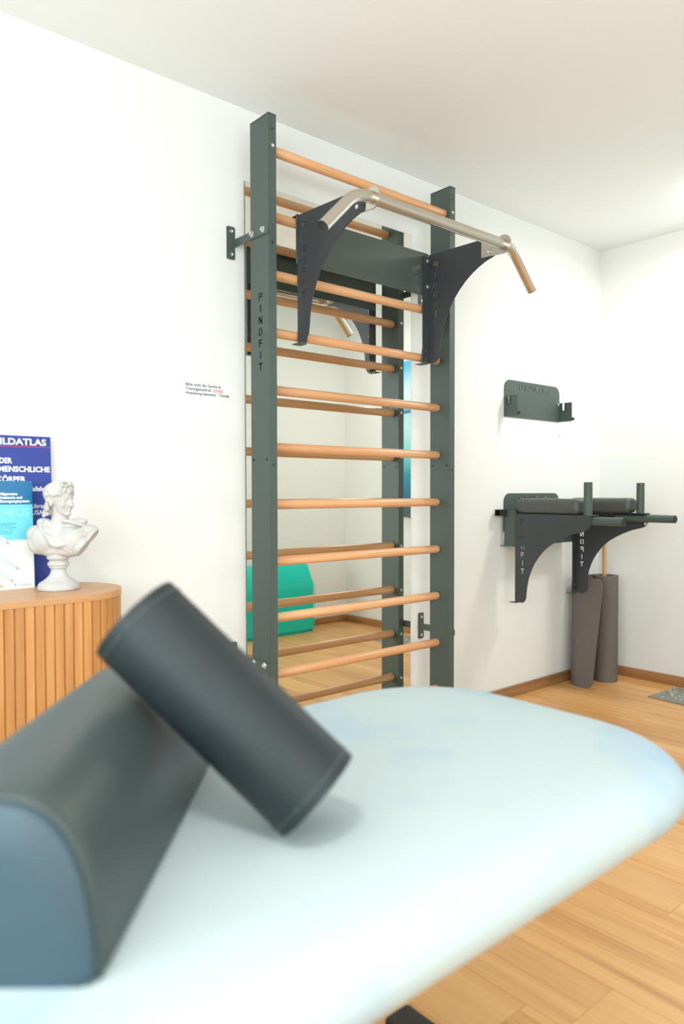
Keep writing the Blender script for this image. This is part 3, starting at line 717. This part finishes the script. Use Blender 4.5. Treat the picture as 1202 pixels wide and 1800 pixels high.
for x in (-1.0, -1.75):
    box('column', (x - .045, -1.62, .09), (x + .045, -1.54, .545), M_metal, mt, .006)
box('base_beam', (-1.95, -1.62, .045), (-.56, -1.54, .09), M_plast, mt, .006)
for x in (-.535, -1.98):
    f = box('foot_bar', (x - .032, -1.80, .028), (x + .032, -1.378, .100), M_plast, mt, .008)
    for y in (-1.77, -1.40): cyl('foot_pad', (x, y, 0), (x, y, .028), .025, M_plast, f, 18)

# ------------------------------------------------------------------ bolsters on the table
ax = Vector((.66, .751, 0)).normalized(); nn = Vector((-ax.y, ax.x, 0))
b0 = Vector((-1.273, -1.778, TZ)) + nn * .1
hb = thing('half_round_bolster', b0 + ax * .24, 'large dark slate half-round bolster lying on the table at the left', 'bolster')
def d_profile(hw, hh, n=36):
    out = []
    for i in range(n + 1):
        a = math.pi * i / n; c, s = math.cos(a), math.sin(a)
        out.append((hw * math.copysign(abs(c) ** (2 / 3.1), c), hh * abs(s) ** (2 / 2.25)))
    # soften lower corners
    return [(hw - .008, 0)] + [(x, max(z, .004)) for x, z in out] + [(-hw + .008, 0)]
HW, HH, LB = .1, .155, .47
pf = d_profile(HW, HH)
def b_loft(bm, secs):
    rings = [[bm.verts.new(b0 + ax * s + nn * (x * k) + Vector((0, 0, z * k2))) for x, z in pf] for s, k, k2 in secs]
    n = len(pf)
    for a, b in zip(rings, rings[1:]):
        for i in range(n): bm.faces.new((a[i], a[(i + 1) % n], b[(i + 1) % n], b[i]))
    return rings
bm = bmesh.new()
rg = b_loft(bm, [(.006, .955, .97), (.008, .98, .985), (.014, .997, .998), (.03, 1, 1)] + [(.03 + (LB - .06) * i / 8, 1, 1) for i in range(1, 9)] + [(LB - .014, .997, .998), (LB - .006, .975, .985), (LB - .003, .955, .97)])
bm.faces.new(rg[0][::-1]); bm.faces.new(rg[-1])
emit('cover', bm, M_vinyl, hb, 50)
for s0, s1 in ((.0055, -.006), (LB - .0025, LB + .006)):
    bm = bmesh.new(); sm_ = s1
    rg = b_loft(bm, [(s0, .95, .965), (s1 * .75 + s0 * .25, .945, .96), (s1, .92, .94), (s1 + (s1 - s0) * .12, .6, .66)])
    bm.faces.new(rg[0]); bm.faces.new(rg[-1])
    emit('end_panel', bm, M_vinyl2, hb, 60, 'slate blue end panel')
    bm = bmesh.new(); zz = s0 + (s1 - s0) * .1
    pts = [b0 + ax * zz + nn * (x * .965) + Vector((0, 0, max(z * .977, .004))) for x, z in pf]; b_sweep(bm, pts, .0034, 8); emit('piping', bm, M_vinyl, hb, 180)
# round roll leaning across it
r0 = CAM + (Fv + R2 * (558 - 601) / FPX + U2 * (900 - 1402) / FPX) * .868
r1 = CAM + (Fv + R2 * (238 - 601) / FPX + U2 * (900 - 1092) / FPX) * .898
RR = .0602
dr = (r1 - r0).normalized()
low = r0.z - RR * math.sqrt(1 - dr.z ** 2)
r0.z += TZ - low + .0005; r1.z += TZ - low + .0005
rl = thing('round_roll', r0, 'dark slate round roll leaning across the half-round bolster on the table', 'bolster')
LR = (r1 - r0).length
bm = bmesh.new(); pr = []
for k in range(6):
    a = math.pi / 2 * k / 5; pr.append((.018 * (1 - math.sin(a)), RR - .018 + .018 * math.cos(math.pi / 2 - a)))
ps = [(0.0, RR * .45)] + pr + [(LR * i / 6, RR * (1 - .004 * math.sin(i * 2.1))) for i in range(1, 6)] + [(LR - s, r) for s, r in pr[::-1]] + [(LR, RR * .45)]
ps = [(s, r) for s, r in ps]
b_sweep2(bm, [r0 + dr * s for s, r in ps], [r for s, r in ps], dr, 48)
rc = emit('cover', bm, M_roll, rl, 60)
ux, wx = frame_of(dr)
for s in (.013, LR - .013):
    bm = bmesh.new(); b_sweep(bm, [r0 + dr * s + (ux * math.cos(a) + wx * math.sin(a)) * (RR + .0002) for a in (2 * math.pi * q / 48 for q in range(49))], .0014, 6); emit('seam', bm, M_vinyl, rl, 180)

# ------------------------------------------------------------------ rolled exercise mat with wooden stick, corner
rmx = thing('rolled_exercise_mat', (2.33, -.14, 0), 'taupe foam exercise mat loosely rolled, standing upright in the corner', 'exercise mat')
cen = Vector((2.384, -.150)); pl = []
for i in range(0, 77):
    a = math.radians(-150 - 170 + i * 10 + 0); r = .046 + .0285 * i / 76
    pl.append(cen + Vector((math.cos(a), math.sin(a))) * r)
# leave the roll on its wall side and come forward on the left
pl = [p for p in pl]
tail = [(2.372, -.0745), (2.34, -.066), (2.29, -.054), (2.24, -.048), (2.205, -.050), (2.175, -.062), (2.153, -.083), (2.142, -.110), (2.137, -.14), (2.134, -.17), (2.131, -.20), (2.129, -.23), (2.127, -.26), (2.126, -.29)]
last = pl[-1]
# cut the spiral where it is topmost (wall side)
ci = max(range(45, len(pl)), key=lambda i: pl[i].y)
pl = pl[:ci + 1] + [Vector(t) for t in tail]
n_t = len(pl); hgt = .603; NZ = 20
bm = bmesh.new(); grid = []
TH = .011
def endy(z):
    e = -.212 - .064 * z / hgt; rc_ = .045
    if z < rc_: e += rc_ - math.sqrt(rc_ ** 2 - (rc_ - z) ** 2)
    if z > hgt - rc_: e += rc_ - math.sqrt(max(rc_ ** 2 - (rc_ - (hgt - z)) ** 2, 0))
    return e
zl = [hgt * f for f in (0, .004, .012, .025, .042, .06, .08, .2, .35, .5, .65, .8, .92, .94, .958, .975, .988, .996, 1)]
for z in zl:
    row = []; ey = endy(z)
    for i, p in enumerate(pl):
        q = p.copy()
        if i >= n_t - 6:   # free flap: squeeze the last span so that it ends on the slanted, rounded edge
            f = (i - (n_t - 6)) / 5; y0 = pl[n_t - 6].y; q.y = y0 + (ey - y0) * f; q.x = 2.137 - .011 * (y0 - q.y) / .15
        wt = min(max((i - (n_t - 14)) / 6, 0), 1) * z / hgt      # the loose turn leans back towards the wall
        row.append(bm.verts.new((q.x + .05 * wt, q.y + .026 * wt, z)))
    grid.append(row)
for a, b in zip(grid, grid[1:]):
    for i in range(n_t - 1): bm.faces.new((a[i], a[i + 1], b[i + 1], b[i]))
bmesh.ops.recalc_face_normals(bm, faces=bm.faces)
ge = bmesh.ops.solidify(bm, geom=list(bm.faces), thickness=TH)
for v in bm.verts: v.co.z = max(v.co.z, .0)
emit('mat', bm, M_mat, rmx, 50)
st = tag(cyl('wooden_stick', (2.366, -.160, .004), (2.384, -.138, .90), .0115, M_stick, None, 18, .002), 'thin round wooden stick standing inside the rolled mat', 'stick')

# ------------------------------------------------------------------ pebble mat on the floor
pm = thing('pebble_mat', (2.37, -1.1, 0), 'grey reflexology mat with stone bumps on the floor along the right wall', 'mat')
rot = Matrix.Rotation(math.radians(-3.5), 4, 'Z'); og = Vector((2.232, -.482, 0))
MW, ML = .285, 1.22
LP = lambda a, b, z: og + rot @ Vector((a, -b, z))
bm = bmesh.new(); b_box(bm, (0, -ML, 0), (MW, 0, .006), .002, 2); bmesh.ops.transform(bm, matrix=Matrix.Translation(og) @ rot, verts=bm.verts); emit('base_sheet', bm, M_pebm, pm, 40)
pms = []
for q in range(4):
    bm = bmesh.new(); bmesh.ops.create_icosphere(bm, subdivisions=2, radius=1)
    for v in bm.verts: v.co *= 1 + .25 * noise.noise(v.co * 1.3 + Vector((q * 9, 0, 0)))
    me = bpy.data.meshes.new('pebble'); bm.to_mesh(me); bm.free(); me.materials.append(M_peb)
    for p in me.polygons: p.use_smooth = True
    pms.append(me)
pr_ = random.Random(11); ny = 27; nx = 6; cnt = 0
for j in range(ny):
    for i in range(nx):
        a = (i + .5 + pr_.uniform(-.25, .25) + (.25 if j % 2 else -.25)) * MW / nx; b = (j + .5 + pr_.uniform(-.25, .25)) * ML / ny
        if not (.016 < a < MW - .016): continue
        r = pr_.uniform(.010, .0165)
        o = place('pebble', pr_.choice(pms), LP(a, b, .0065), pm); o.scale = (r, r * pr_.uniform(.7, 1), r * .95); o.rotation_euler = (0, 0, pr_.uniform(0, 6)); cnt += 1

# ------------------------------------------------------------------ seen in the mirror: teal foam block, sea picture
fb = thing('foam_block', (1.68, -2.21, 0), 'teal foam therapy block with slanted top, seen in the mirror', 'foam block')
prof = [(-2.118, .012), (-2.118, .385), (-2.20, .525), (-2.305, .525), (-2.305, .012)]
bm = bmesh.new(); va = [bm.verts.new((1.25, y, z)) for y, z in prof]; vb = [bm.verts.new((2.062, y, z)) for y, z in prof]
for i in range(5): bm.faces.new((va[i], va[(i + 1) % 5], vb[(i + 1) % 5], vb[i]))
bm.faces.new(va); bm.faces.new(vb)
bmesh.ops.recalc_face_normals(bm, faces=bm.faces)
bmesh.ops.bevel(bm, geom=list(bm.edges), offset=.012, segments=3, affect='EDGES')
bmesh.ops.subdivide_edges(bm, edges=[e for e in bm.edges if e.calc_length() > .15], cuts=8, use_grid_fill=True)
for v in bm.verts:
    v.co += Vector((0, 1, .6)) * .006 * noise.noise(v.co * 7)
    if v.co.z < .02: v.co.z = max(0, v.co.z - .012 + .008 * noise.noise(v.co * 9))
emit('cover', bm, M_teal, fb, 60)
bm = bmesh.new(); b_sweep(bm, [(2.0622, -2.112 - .004, .03), (2.0622, -2.112 - .004, .375)], .0022, 6); emit('seam', bm, M_teal, fb)
pc = thing('sea_picture', (XR_, -1.246, .888), 'tall picture of blue sky and sea on the right wall, seen in the mirror', 'picture')
M_pic = mat('iceberg_print', (.1, .4, .7), .35); n, l, b = nodes(M_pic)
tc = n.new('ShaderNodeTexCoord'); sx = n.new('ShaderNodeSeparateXYZ'); no = n.new('ShaderNodeTexNoise'); no.inputs['Scale'].default_value = 3
mr = n.new('ShaderNodeMath'); mr.operation = 'MULTIPLY_ADD'; mr.inputs[1].default_value = .06
cr = n.new('ShaderNodeValToRGB'); el = cr.color_ramp.elements
l.new(tc.outputs['Generated'], sx.inputs[0]); l.new(tc.outputs['Object'], no.inputs['Vector']); l.new(no.outputs[0], mr.inputs[0]); l.new(sx.outputs[2], mr.inputs[2]); l.new(mr.outputs[0], cr.inputs[0])
cols = [(0, (.06, .11, .12)), (.10, (.06, .12, .14)), (.15, (.03, .16, .30)), (.30, (.02, .30, .42)), (.45, (.25, .72, .74)), (.60, (.50, .82, .84)), (.695, (.42, .76, .84)), (.70, (.02, .13, .25)), (.715, (.05, .30, .5)), (.73, (.3, .62, .8)), (.80, (.72, .85, .87)), (.90, (.42, .76, .88)), (1, (.10, .50, .78))]
el[0].position = 0; el[0].color = (*cols[0][1], 1); el[1].position = 1; el[1].color = (*cols[-1][1], 1)
for p_, c3 in cols[1:-1]:
    e = el.new(p_); e.color = (*c3, 1)
l.new(cr.outputs[0], b.inputs['Base Color'])
box('canvas', (XR_ - .022, -1.646, .888), (XR_ - .002, -.846, 2.072), M_pic, pc, .001, 1)
box('stretcher', (XR_ - .002, -1.63, .90), (XR_, -.862, 2.06), M_frame, pc)
